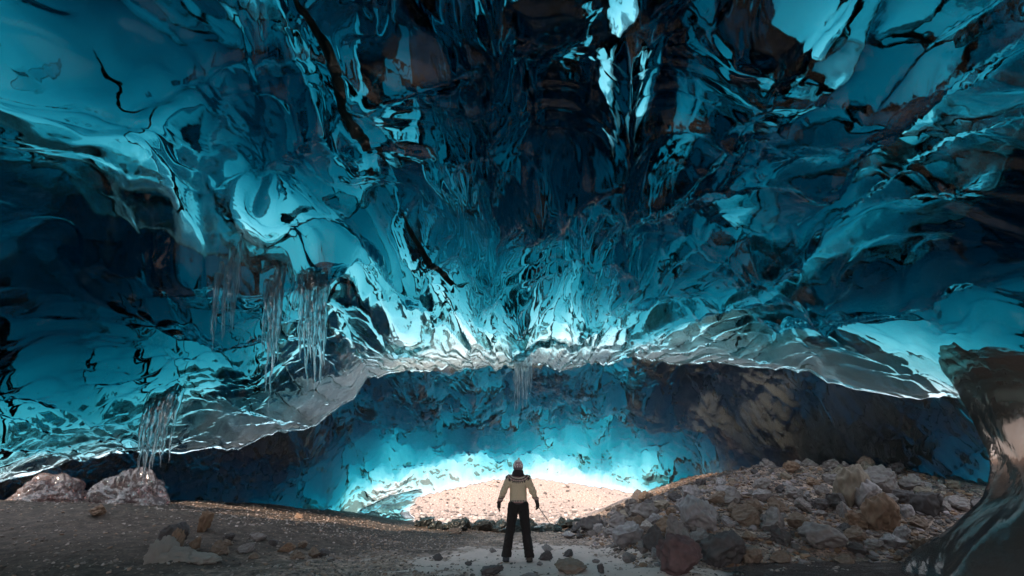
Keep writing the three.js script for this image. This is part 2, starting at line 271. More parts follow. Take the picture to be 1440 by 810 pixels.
const TONES = { olive: [0.20, 0.17, 0.14], grey: [0.19, 0.17, 0.17], lilac: [0.25, 0.232, 0.243], rust: [0.19, 0.125, 0.09], rustdark: [0.14, 0.085, 0.055], dark: [0.075, 0.068, 0.072], maroon: [0.11, 0.065, 0.068], brown: [0.17, 0.125, 0.10], pale: [0.36, 0.32, 0.31], shaded: [0.025, 0.03, 0.03] };  // the last, blackest tone paints in the shade of the mouth row
const WORDS = { olive: 'olive grey', grey: 'grey', lilac: 'lilac grey', rust: 'rust coloured', rustdark: 'dark rust coloured', dark: 'dark grey', maroon: 'dark maroon', brown: 'brown', pale: 'pale', shaded: 'black for shade' };
const ROCKM = Object.fromEntries(Object.entries(TONES).map(([k, c]) => [k, new THREE.MeshStandardMaterial({ color: rgb(...c), vertexColors: true, roughness: k === 'shaded' ? 0.35 : 0.88 })]));
const rr = rng(77);
function rock(x, z, w, h, tone, label, group, sink = 0.2, name = 'boulder') {
  const o = mesh(SHAPES[Math.floor(rr() * SHAPES.length)], ROCKM[tone]);
  o.scale.set(w, h * (1 + sink), w * (0.75 + 0.4 * rr())); o.rotation.set((rr() - 0.5) * 0.35, (rr() - 0.5) * 1.4 + (rr() < 0.5 ? Math.PI : 0), (rr() - 0.5) * 0.35);
  o.position.set(x, floorY(x, z) + h * (0.5 - sink * 0.6), z);
  return put(o, name, label, 'rock', group);
}
const BIG = [[7.71,-11.42,0.73,0.83,'olive','largest rounded olive grey boulder on top of the rock heap'],[9.16,-12.46,0.60,0.53,'grey','smooth grey boulder on the crest of the rock heap'],[7.89,-11.26,0.59,0.53,'lilac','lilac grey angular boulder leaning against the largest heap boulder'],[7.38,-10.28,0.59,0.62,'rust','rust coloured wedge shaped boulder on the rock heap'],[8.87,-10.9,0.54,0.42,'dark','dark flat topped boulder beside the ice pillar foot'],[3.73,-10.32,0.65,0.59,'lilac','slanting lilac grey block at the edge of the heap'],[5.02,-11.68,0.59,0.33,'grey','pale grey flat topped boulder on the heap against dark ice'],[2.46,-11.08,0.60,0.45,'lilac','rounded lilac grey boulder at the foot of the heap'],[3.63,-9.1,0.70,0.48,'dark','broad dark grey boulder at the front of the heap'],[2.6,-8.16,0.62,0.49,'maroon','dark maroon boulder standing alone in front of the heap'],[5.67,-9.58,0.72,0.39,'grey','long low grey boulder at the water edge'],[5.19,-10.32,0.54,0.39,'grey','oblong grey boulder halfway up the heap'],[4.45,-9.78,0.26,0.17,'rust','small rust coloured cobble above the broad dark boulder'],[3.54,-13.92,0.80,0.42,'grey','wide grey boulder on the heap beside the cave mouth'],[2.88,-14.26,0.66,0.39,'grey','low grey boulder at the heap end by the cave mouth'],[2.6,-9.7,0.41,0.42,'dark','upright dark boulder behind the maroon boulder']];
for (const [x, z, w, h, t, l] of BIG) rock(x, z, w * 1.12, h * 1.12, t, l);
const MID = [[2.47,-15.76,0.60,0.43,'dark'],[2.15,-17.16,0.51,0.28,'dark'],[3.02,-9.56,0.41,0.46,'grey'],[4.07,-12.26,0.37,0.31,'lilac'],[4.72,-11.68,0.42,0.26,'brown'],[6.68,-11.92,0.40,0.27,'grey'],[5.8,-11.7,0.39,0.23,'lilac'],[9.58,-13.38,0.57,0.31,'olive'],[9.84,-12.36,0.45,0.35,'grey'],[8.99,-11.7,0.43,0.26,'dark'],[7.02,-10.84,0.33,0.30,'grey'],[4.98,-9.72,0.31,0.29,'dark'],[5.75,-10.28,0.42,0.28,'brown'],[6.42,-9.8,0.37,0.24,'brown'],[5.63,-9.1,0.29,0.15,'brown'],[6.52,-9.48,0.28,0.15,'grey'],[5.14,-10.94,0.36,0.33,'brown'],[4.81,-11.04,0.37,0.24,'brown'],[4.21,-10.9,0.33,0.21,'grey'],[6.37,-11.2,0.37,0.25,'grey'],[7.1,-11.58,0.32,0.19,'brown'],[6.96,-9.58,0.39,0.21,'lilac'],[8.09,-10.38,0.31,0.20,'brown'],[4.09,-9.06,0.31,0.24,'brown'],[4.54,-9.1,0.36,0.17,'brown'],[3.44,-9.64,0.34,0.29,'grey'],[3.33,-11.86,0.32,0.23,'lilac'],[2.45,-9.88,0.21,0.19,'grey'],[2.49,-9.24,0.17,0.15,'lilac'],[2.74,-9.38,0.18,0.13,'pale'],[2.11,-9.62,0.21,0.15,'grey']];
const TAKEN = [...BIG, ...MID].map(([x, z, w]) => [x, z, w]);
for (const [x, z, w, h, t] of MID) rock(x, z, w * 1.15, h * 1.15, t, WORDS[t] + ' stone lying in the rock heap', WORDS[t] + ' stones of the heap');
for (let k = 0, n = 0; k < 4000 && n < 195; k++) { // the rest of the heap
  const x = 2.2 + 9 * rr() ** 0.9, z = -9.0 - 6.5 * rr() ** 1.2, w = 0.14 + 0.42 * rr() ** 2;
  if (Math.min(x - 2.0, -(z + 8.9)) < 0 || x / -z > 1 || TAKEN.some(([a, b, q]) => Math.hypot(a - x, b - z) < (q + w) * 0.42)) continue;
  TAKEN.push([x, z, w]); n++;
  const t = ['grey', 'brown', 'lilac', 'grey', 'dark', 'grey', 'olive', 'rust', 'pale'][Math.floor(rr() * 9 * (rr() < 0.5 ? 1 : 0.7))];
  rock(x, z, w, w * (0.5 + 0.3 * rr()), t, WORDS[t] + ' cobble packed between the boulders of the heap', WORDS[t] + ' cobbles of the heap', 0.25, 'cobble');
}
for (let k = 0, n = 0; k < 900 && n < 45; k++) { // the tail of the heap towards the cave mouth
  const x = 1.9 + 3.6 * rr(), z = -13.5 - 7 * rr(), w = 0.16 + 0.4 * rr() ** 2; if (TAKEN.some(([a, b, q]) => Math.hypot(a - x, b - z) < (q + w) * 0.42)) continue;
  TAKEN.push([x, z, w]); n++; const t = ['grey', 'lilac', 'dark', 'brown'][Math.floor(rr() * 4)];
  rock(x, z, w, w * (0.5 + 0.3 * rr()), t, WORDS[t] + ' stone on the heap end that runs down to the cave mouth', WORDS[t] + ' stones of the heap end', 0.22, 'stone');
}
rock(-6.27, -9.7, 0.50, 0.44, 'dark', 'dark boulder with a blunt top behind the snow lump', null);
rock(-6.05, -9.5, 0.22, 0.36, 'rust', 'upright rust coloured stone leaning on a dark boulder', null);
rock(-6.45, -10.88, 0.27, 0.39, 'rustdark', 'tall narrow rust coloured stone on the dark left bank', null);
rock(-8.86, -10.98, 0.33, 0.21, 'rust', 'rust coloured stone below the pinkish ice blocks', null);
for (const [x, z, w, h, t] of [[-5.72,-9.52,0.20,0.23,'rust'],[-5.19,-9.42,0.30,0.23,'brown'],[-5.19,-10.72,0.38,0.17,'grey'],[-4.34,-10.18,0.30,0.16,'rust'],[-3.71,-9.92,0.27,0.19,'brown'],[-3.6,-10.16,0.22,0.14,'dark'],[-3.83,-9.52,0.28,0.15,'brown'],[-4.9,-9.74,0.29,0.13,'grey'],[-4.26,-10.72,0.20,0.14,'brown'],[-6.57,-15.88,0.31,0.18,'rust'],[-5.62,-10.4,0.22,0.14,'dark'],[-4.1,-9.9,0.16,0.1,'grey'],[-4.55,-9.4,0.18,0.1,'brown'],[-3.3,-9.7,0.15,0.09,'grey'],[-5.4,-10.0,0.2,0.12,'brown'],[-4.75,-10.5,0.17,0.1,'dark']])
  rock(x, z, w, h, t, WORDS[t] + ' stone scattered on the gravel beside the dark left bank', WORDS[t] + ' stones beside the dark bank', 0.2, 'stone');
rock(0.92, -8.46, 0.51, 0.16, 'brown', 'flat brown slab lying on pale silt before the person', null, 0.2, 'stone');
rock(-0.33, -8.3, 0.35, 0.13, 'dark', 'low dark stone half buried in pale silt', null, 0.2, 'stone');
rock(0.27, -8.08, 0.32, 0.09, 'grey', 'flat grey stone half buried in pale silt', null, 0.2, 'stone');
for (const [x, z, w, h, t] of [[0.63,-10.02,0.27,0.17,'dark'],[1.11,-10.5,0.22,0.14,'dark'],[0.74,-11.04,0.27,0.15,'grey'],[1.35,-8.16,0.11,0.13,'dark'],[-1.43,-10.14,0.22,0.14,'dark'],[1.71,-15.74,0.47,0.21,'lilac'],[-1.88,-17.3,0.47,0.19,'brown'],[0.5,-9.4,0.12,0.07,'grey'],[1.5,-9.5,0.14,0.07,'grey'],[-0.75,-9.1,0.13,0.07,'dark'],[1.0,-9.2,0.1,0.06,'brown'],[-0.4,-11.2,0.15,0.08,'grey']])
  rock(x, z, w, h, t, WORDS[t] + ' stone lying loose on the floor around the person', WORDS[t] + ' stones around the person', 0.2, 'stone');
for (let k = 0; k < 26; k++) { const x = -3.6 + 6.2 * (k + 0.7 * rr()) / 26, z = -18.6 - 1.6 * rr(), w = 0.35 + 0.4 * rr(); rock(x, z, w, w * (0.45 + 0.25 * rr()), 'shaded', 'stone blackened for shade in the row across the cave mouth', 'stones blackened for shade across the cave mouth', 0.2, 'stone'); }  // black colour stands in for the shadow across the mouth

// gravel: nobody could count it
function pebbles(name, label, count, place, sizes, colours) {
  const g = mergeVertices(new THREE.IcosahedronGeometry(0.5, 1).deleteAttribute('uv').deleteAttribute('normal')), p = g.attributes.position;
  for (let i = 0; i < p.count; i++) { const s = 0.75 + 0.5 * hash(i, 5); p.setXYZ(i, p.getX(i) * s, p.getY(i) * s * 0.7, p.getZ(i) * s); }
  g.computeVertexNormals();
  const o = new THREE.InstancedMesh(g, new THREE.MeshStandardMaterial({ color: 0xffffff, roughness: 0.9 }), count), m = new THREE.Matrix4(), q = new THREE.Quaternion(), e = new THREE.Euler(), r = rng(name.length * 31 + count), c = new THREE.Color();
  for (let k = 0; k < count; k++) {
    const [x, y, z] = place(r), s = sizes(r, x, z); e.set(r() * 0.6, r() * 6.28, r() * 0.6); q.setFromEuler(e);
    m.compose(new THREE.Vector3(x, y + s * 0.12, z), q, new THREE.Vector3(s * (0.7 + 0.6 * r()), s * (0.6 + 0.4 * r()), s * (0.7 + 0.6 * r()))); o.setMatrixAt(k, m);
    const t = colours[Math.floor(r() * colours.length)], f = (0.7 + 0.6 * r()); o.setColorAt(k, c.setRGB(t[0] * f, t[1] * f, t[2] * f));
  }
  o.castShadow = o.receiveShadow = true; put(o, name, label, null, null, 'stuff');
}
pebbles('gravel', 'loose brown and grey gravel strewn over the cave floor', 42000, (r) => { for (;;) { const z = -6.5 - 14 * r() ** 1.5, x = z * (r() * 2.1 - 1.05); if (r() < 0.92 * silt(x, z) || (x < -3.5 && z > -12.5 && r() < 0.75)) continue; return [x, floorY(x, z), z]; } }, (r) => 0.015 + 0.05 * r() ** 3, [[0.26, 0.215, 0.2], [0.18, 0.15, 0.14], [0.32, 0.27, 0.255], [0.1, 0.09, 0.088], [0.26, 0.18, 0.14]]);
pebbles('heap_gravel', 'small broken stones filling the gaps of the rock heap', 12000, (r) => { for (;;) { const x = 2.0 + 9.5 * r(), z = -8.9 - 12 * r() ** 1.5; if (r() > heapShare(x, z)) continue; return [x, floorY(x, z), z]; } }, (r) => 0.03 + 0.11 * r() ** 2.5, [[0.2, 0.17, 0.165], [0.15, 0.12, 0.11], [0.25, 0.21, 0.22], [0.1, 0.09, 0.09], [0.24, 0.15, 0.1]]);
pebbles('outside_gravel', 'sunlit stones scattered over the plain outside', 9000, (r) => { const z = -23 - 62 * r() ** 1.5, x = z * (r() * 0.8 - 0.35); return [x, landY(x, z), z]; }, (r, x, z) => (0.05 + 0.3 * r() ** 5) * (1 - 0.006 * z), [[0.3, 0.25, 0.23], [0.16, 0.135, 0.125], [0.36, 0.31, 0.29], [0.1, 0.085, 0.08]]);
// ------------------------------------------------------------------ water, snow, loose ice
{ // shallow rippled melt stream running past the foot of the heap
  const P = [], I = [], U = [], nx = 90, nz = 60;
  for (let j = 0; j < nz; j++) for (let i = 0; i < nx; i++) {
    const t = j / (nz - 1), s = i / (nx - 1), z = lerp(-5.2, -9.35 + 0.25 * n2(s * 6, 3), t), x = lerp(2.6 + 1.5 * t * t + 0.3 * n2(t * 5, 7), 9.5, s);
    P.push(x, 0.055 + 0.012 * n2(x * 1.1, z * 2.2) + 0.012 * n2(x * 3.1, z * 5) + 0.04 * s, z); U.push(x, z);
  }
  for (let j = 0; j < nz - 1; j++) for (let i = 0; i < nx - 1; i++) { const a = j * nx + i; I.push(a, a + 1, a + nx + 1, a, a + nx + 1, a + nx); }
  const g = new THREE.BufferGeometry(); g.setAttribute('position', new THREE.Float32BufferAttribute(P, 3)); g.setAttribute('uv', new THREE.Float32BufferAttribute(U, 2)); g.setIndex(I); g.computeVertexNormals();
  const rip = dapple.clone(); rip.repeat.set(0.7, 2.2); rip.needsUpdate = true;
  put(mesh(g, new THREE.MeshPhysicalMaterial({ color: rgb(0.07, 0.055, 0.055), roughness: 0.16, ior: 1.33, bumpMap: rip, bumpScale: 0.05 })), 'stream', 'dark rippled melt stream along the foot of the rock heap', null, null, 'structure');
}
function lump(cx, cz, w, h, d, seed, mat, detail, amp, base) { // rounded lump sitting on the ground
  const g = mergeVertices(new THREE.IcosahedronGeometry(1, detail).deleteAttribute('uv').deleteAttribute('normal')), p = g.attributes.position;
  for (let i = 0; i < p.count; i++) {
    const x = p.getX(i), y = p.getY(i), z = p.getZ(i), k = 1 + amp(x, y, z, seed); p.setXYZ(i, x * k * w / 2, y * k * h, z * k * d / 2);
  }
  const U = []; for (let i = 0; i < p.count; i++) U.push(Math.atan2(p.getX(i), p.getZ(i)) * 1.5, p.getY(i));
  g.setAttribute('uv', new THREE.Float32BufferAttribute(U, 2)); g.computeVertexNormals();
  const o = mesh(g, mat); o.position.set(cx, base, cz); return o;
}
const SNOW = new THREE.MeshPhysicalMaterial({ color: rgb(0.5, 0.47, 0.45), roughness: 0.6, transmission: 0.3, thickness: 1, ior: 1.31, attenuationColor: rgb(0.7, 0.72, 0.72), attenuationDistance: 0.4, bumpMap: grit, bumpScale: 0.012 });
{
  const crumbs = (x, y, z, s) => 0.2 * n3(x * 1.6 + s, y * 1.6, z * 1.6) + 0.09 * soft(n3(x * 4, y * 4 + s, z * 4)) + 0.03 * n3(x * 13, y * 13, z * 13 + s);
  const o = new THREE.Group(); put(o, 'snow_lump', 'off white lump of granular snow with crumbs at its foot', 'snow');
  o.position.set(-5.85, floorY(-5.85, -8.9), -8.9);
  part(lump(0, 0, 0.42, 0.30, 0.5, 3, SNOW, 22, crumbs, 0), 'mound', o);
  part(lump(0.34, 0.06, 0.6, 0.17, 0.45, 8, SNOW, 22, crumbs, 0), 'mound', o);
  part(lump(0.75, 0.1, 0.5, 0.09, 0.4, 12, SNOW, 12, crumbs, 0), 'mound', o);
}
const PINK = new THREE.MeshPhysicalMaterial({ color: rgb(0.66, 0.56, 0.57), roughness: 0.06, clearcoat: 1, clearcoatRoughness: 0.04, transmission: 0.85, thickness: 1, ior: 1.31, attenuationColor: rgb(0.75, 0.6, 0.62), attenuationDistance: 0.8 });
const cut = (x, y, z, s) => 0.18 * n3(x * 1.3 + s, y * 1.3, z * 1.3) + 0.16 * (scallop(Math.atan2(x, z) * 3.4 + s + y, y * 2.4) - 0.6) + 0.09 * (scallop(Math.atan2(x, z) * 9 + s + 2 * y, y * 7 + 5) - 0.6);
put(lump(-9.95, -13.2, 1.7, 0.85, 1.4, 4, PINK, 36, cut, 0.85), 'ice_block', 'pinkish white scalloped ice block beside the dark ice wall', 'ice block', 'pinkish ice blocks under the roof edge');
put(lump(-12.1, -13.3, 1.6, 0.7, 1.4, 9, PINK, 36, cut, 0.9), 'ice_block', 'low pinkish ice block with a dark hollow beside it', 'ice block', 'pinkish ice blocks under the roof edge');
put(lump(-14.2, -12.6, 2.3, 0.7, 1.6, 15, PINK, 30, cut, 0.85), 'ice_block', 'farthest low pinkish ice block at the cave side', 'ice block', 'pinkish ice blocks under the roof edge');

{ // silty clear ice pillar that joins the roof to the floor
  const rows = [[2.9, 9.0, -7.9, 1.15, 0.9], [2.7, 8.8, -7.85, 1.1, 0.88], [2.4, 8.55, -7.7, 0.9, 0.8], [2.0, 8.3, -7.6, 0.75, 0.65], [1.5, 8.25, -7.55, 0.74, 0.65], [1.05, 8.2, -7.5, 0.98, 0.8], [0.7, 7.95, -7.4, 1.4, 1.0], [0.35, 7.7, -7.3, 1.85, 1.25], [0, 7.6, -7.2, 2.15, 1.4], [-0.3, 7.6, -7.2, 2.15, 1.4]];
  const at = (t) => { const k = clamp(t) * (rows.length - 1), i = Math.min(rows.length - 2, Math.floor(k)), f = k - i, g = (n) => rows[clamp(i + n, 0, rows.length - 1)]; return [0, 1, 2, 3, 4].map((c) => { const a = g(-1)[c], b = g(0)[c], d = g(1)[c], e = g(2)[c]; return 0.5 * (2 * b + (d - a) * f + (2 * a - 5 * b + 4 * d - e) * f * f + (3 * b - a - 3 * d + e) * f ** 3); }); };
  const n = 96, m = 140, P = [], U = [], I = [];
  for (let j = 0; j < m; j++) { const [y, x, z, rx, rz] = at(j / (m - 1)), join = sm(0.34, 0.0, j / (m - 1)); for (let i = 0; i < n; i++) {
    const a = i / n * Math.PI * 2 + 0.5 * Math.sin(y * 1.7), k = 1 + 0.10 * n3(Math.cos(a) * 1.2, y * 0.6, Math.sin(a) * 1.2 + 4) - 0.07 * soft(n3(Math.cos(a) * 2.6, y * 0.5 + 3, Math.sin(a) * 2.6)) + 0.012 * n3(Math.cos(a) * 7, y * 2, Math.sin(a) * 7);
    const px = x + Math.cos(a) * rx * k, pz = z + Math.sin(a) * rz * k; P.push(px, lerp(y, Math.max(2.2, roof(px, pz)) + 0.06, join), pz); U.push(i / n * 6, y); } }
  for (let j = 0; j < m - 1; j++) for (let i = 0; i < n; i++) { const a = j * n + i, b = j * n + (i + 1) % n, c = b + n, d = a + n; I.push(a, b, c, a, c, d); }
  const top = P.length / 3; P.push(9.0, Math.max(2.2, roof(9, -7.9)) + 0.1, -7.9, 7.6, -0.35, -7.2); U.push(0, 0, 0, 0);
  for (let i = 0; i < n; i++) { I.push(top, (i + 1) % n, i, top + 1, (m - 1) * n + i, (m - 1) * n + (i + 1) % n); }
  const g = new THREE.BufferGeometry(); g.setAttribute('position', new THREE.Float32BufferAttribute(P, 3)); g.setAttribute('uv', new THREE.Float32BufferAttribute(U, 2)); g.setIndex(I); g.computeVertexNormals();
  put(mesh(g, ICE_SILTY), 'ice_pillar', 'smoky clear ice pillar with a flared foot beside the rock heap', 'ice pillar');
}
// icicles
function icicle(len, r, seed, bend) {
  const n = 10, m = Math.max(10, Math.round(len * 26)), P = [], I = [];
  for (let j = 0; j <= m; j++) {
    const t = j / m, y = -len * t + 0.2 * (1 - t), rr2 = r * (1 - t) ** 0.75 * (1 + 0.2 * n2(t * len * 6, seed) + 0.06 * n2(t * len * 20, seed + 5)) + 0.0012, ox = bend * t * t * len + 0.012 * n2(t * 4, seed + 2) * len, oz = 0.02 * n2(t * 3, seed + 8) * len;
    for (let i = 0; i < n; i++) { const a = i / n * Math.PI * 2, k = 1 + 0.25 * n2(Math.cos(a) * 1.5 + seed, t * 3); P.push(ox + Math.cos(a) * rr2 * k, y, oz + Math.sin(a) * rr2 * k); }
  }
  for (let j = 0; j < m; j++) for (let i = 0; i < n; i++) { const a = j * n + i, b = j * n + (i + 1) % n, c = b + n, d = a + n; I.push(a, b, c, a, c, d); }
  const q = P.length / 3; P.push(0, 0.21, 0, bend * len, -len - 0.01, 0); for (let i = 0; i < n; i++) I.push(q, (i + 1) % n, i, q + 1, m * n + i, m * n + (i + 1) % n);
  const g = new THREE.BufferGeometry(); g.setAttribute('position', new THREE.Float32BufferAttribute(P, 3)); g.setIndex(I); g.computeVertexNormals(); return g;
}
function curtain(x, y, z, w, d, n, len, r, label, seed, lean = 0, turn = 0) {
  const o = new THREE.Group(), q = rng(seed); put(o, 'icicle_cluster', label, 'icicles', 'icicle clusters hanging from the roof'); o.position.set(x, y, z); o.rotation.z = turn;
  for (let k = 0; k < n; k++) {
    const e = (k + 0.5) / n * 2 - 1, l = len * (0.5 + 0.5 * q()) * (1 - 0.25 * Math.abs(e)) * (k === (n >> 1) ? 1.05 : 1);
    const i = mesh(icicle(Math.min(l, len), r * (0.55 + 0.7 * q()), seed + k * 3.1, lean), ICE_CLEAR); i.position.set(e * w / 2 + (q() - 0.5) * 0.05, 0, (q() - 0.5) * d); i.position.y = roof(x + i.position.x, z + i.position.z) - y + 0.03; part(i, 'icicle', o);
  }
}
curtain(-4.36, 4.0, -6.4, 0.36, 0.14, 11, 1.45, 0.036, 'thin sparse icicle curtain at the outer end of the ice ledge', 11, 0.02, 0.17);
curtain(-3.86, 4.0, -6.85, 0.26, 0.14, 12, 1.95, 0.046, 'long narrow icicle bundle in the middle of the ice ledge', 23, 0.02, 0.15);
curtain(-3.30, 4.0, -7.1, 0.36, 0.18, 15, 2.2, 0.05, 'thick bundle of bumpy icicles at the inner end of the ice ledge', 37, 0.02, 0.14);
curtain(-3.60, 4.0, -7.0, 0.2, 0.1, 5, 0.95, 0.02, 'few short thin icicles between two thick icicle bundles', 41);
curtain(-6.55, 2.7, -8.8, 0.42, 0.2, 15, 1.75, 0.055, 'low hanging icicle bundle in front of the pinkish ice blocks', 53, 0.12);
curtain(0.26, 4.3, -11.2, 0.4, 0.2, 15, 1.75, 0.05, 'icicle bundle hanging from the roof edge above the person', 67);
{ // thin clear ice closing the low left end of the cave mouth
  const nx = 150, ny = 60, N = nx * ny, P = [], I = [];
  for (let k = 0; k < 2; k++) for (let j = 0; j < ny; j++) for (let i = 0; i < nx; i++) {
    const t = j / (ny - 1), right = -3.95 - 0.45 * Math.sin(Math.PI * clamp(t * 1.15)) + 0.1 * n2(t * 5, 3), x = lerp(-7.6, right, i / (nx - 1)), y0 = floorY(x, -22) - 0.2, y1 = Math.max(archAt(x) + 0.3, y0 + 0.1), y = lerp(y0, y1, t), e = sm(nx - 1, nx - 14, i);
    const z = k ? -22.28 + 0.1 * n2(x * 1.5, y * 1.5) - 0.25 * (1 - t) * 0.5 : -21.75 + 0.30 * (1 - t) - 0.16 * (scallop(x * 2.6, y * 2.6) - 0.5) - 0.09 * (scallop(x * 7, y * 6) - 0.5);
    P.push(x, y, k ? z : lerp(-22.15, z, e));
  }
  const q = (a, b, c, d) => I.push(a, b, c, a, c, d);
  for (let j = 0; j < ny - 1; j++) for (let i = 0; i < nx - 1; i++) { const a = j * nx + i, b = a + 1, c = b + nx, d = a + nx; q(a, b, c, d); q(N + a, N + d, N + c, N + b); }
  for (let i = 0; i < nx - 1; i++) { q(i + 1, i, N + i, N + i + 1); const o = (ny - 1) * nx; q(o + i, o + i + 1, N + o + i + 1, N + o + i); }
  for (let j = 0; j < ny - 1; j++) { const a = j * nx, b = a + nx; q(a, b, N + b, N + a); const e = a + nx - 1, f = b + nx - 1; q(f, e, N + e, N + f); }
  const g = new THREE.BufferGeometry(); g.setAttribute('position', new THREE.Float32BufferAttribute(P, 3)); g.setIndex(I); g.computeVertexNormals();
  put(mesh(g, ICE_CLEAR), 'clear_ice_foot', 'thin clear scalloped ice at the low end of the cave mouth', 'ice');
}

// ------------------------------------------------------------------ person
function surface(field, lo, hi, cell) { // naive surface nets of a signed distance field
  const n = [0, 1, 2].map((k) => Math.ceil((hi[k] - lo[k]) / cell) + 2), id = (i, j, k) => (k * n[1] + j) * n[0] + i, F = new Float32Array(n[0] * n[1] * n[2]);
  for (let k = 0; k < n[2]; k++) for (let j = 0; j < n[1]; j++) for (let i = 0; i < n[0]; i++) F[id(i, j, k)] = field(lo[0] + i * cell, lo[1] + j * cell, lo[2] + k * cell);
  const V = new Int32Array(F.length).fill(-1), P = [], I = [];
  for (let k = 0; k < n[2] - 1; k++) for (let j = 0; j < n[1] - 1; j++) for (let i = 0; i < n[0] - 1; i++) {
    let s = [0, 0, 0], c = 0; const g = (a, b, d) => F[id(i + a, j + b, k + d)];
    const edge = (a, b) => { const fa = g(...a), fb = g(...b); if ((fa < 0) !== (fb < 0)) { const t = fa / (fa - fb); for (let q = 0; q < 3; q++) s[q] += a[q] + (b[q] - a[q]) * t; c++; } };
    for (const u of [0, 1]) for (const v of [0, 1]) { edge([0, u, v], [1, u, v]); edge([u, 0, v], [u, 1, v]); edge([u, v, 0], [u, v, 1]); }
    if (c) { V[id(i, j, k)] = P.length / 3; P.push(lo[0] + (i + s[0] / c) * cell, lo[1] + (j + s[1] / c) * cell, lo[2] + (k + s[2] / c) * cell); }
  }
  const quad = (a, b, c, d, f) => f ? I.push(a, b, c, a, c, d) : I.push(a, c, b, a, d, c);
  for (let k = 1; k < n[2] - 1; k++) for (let j = 1; j < n[1] - 1; j++) for (let i = 1; i < n[0] - 1; i++) {
    const f = F[id(i, j, k)] < 0;
    if (f !== F[id(i + 1, j, k)] < 0) quad(V[id(i, j - 1, k - 1)], V[id(i, j, k - 1)], V[id(i, j, k)], V[id(i, j - 1, k)], f);
    if (f !== F[id(i, j + 1, k)] < 0) quad(V[id(i - 1, j, k - 1)], V[id(i - 1, j, k)], V[id(i, j, k)], V[id(i, j, k - 1)], f);
    if (f !== F[id(i, j, k + 1)] < 0) quad(V[id(i - 1, j - 1, k)], V[id(i, j - 1, k)], V[id(i, j, k)], V[id(i - 1, j, k)], f);
  }
  const g = new THREE.BufferGeometry(); g.setAttribute('position', new THREE.Float32BufferAttribute(P, 3)); g.setIndex(I); g.computeVertexNormals(); return g;
}
const cap = (x, y, z, a, b, ra, rb, sz = 1) => { const px = x - a[0], py = y - a[1], pz = (z - a[2]) / sz, bx = b[0] - a[0], by = b[1] - a[1], bz = (b[2] - a[2]) / sz, t = clamp((px * bx + py * by + pz * bz) / (bx * bx + by * by + bz * bz)); return Math.hypot(px - bx * t, py - by * t, pz - bz * t) - lerp(ra, rb, t); };
const smin = (k, ...d) => d.reduce((a, b) => { const h = clamp(0.5 + 0.5 * (b - a) / k); return lerp(b, a, h) - k * h * (1 - h); });
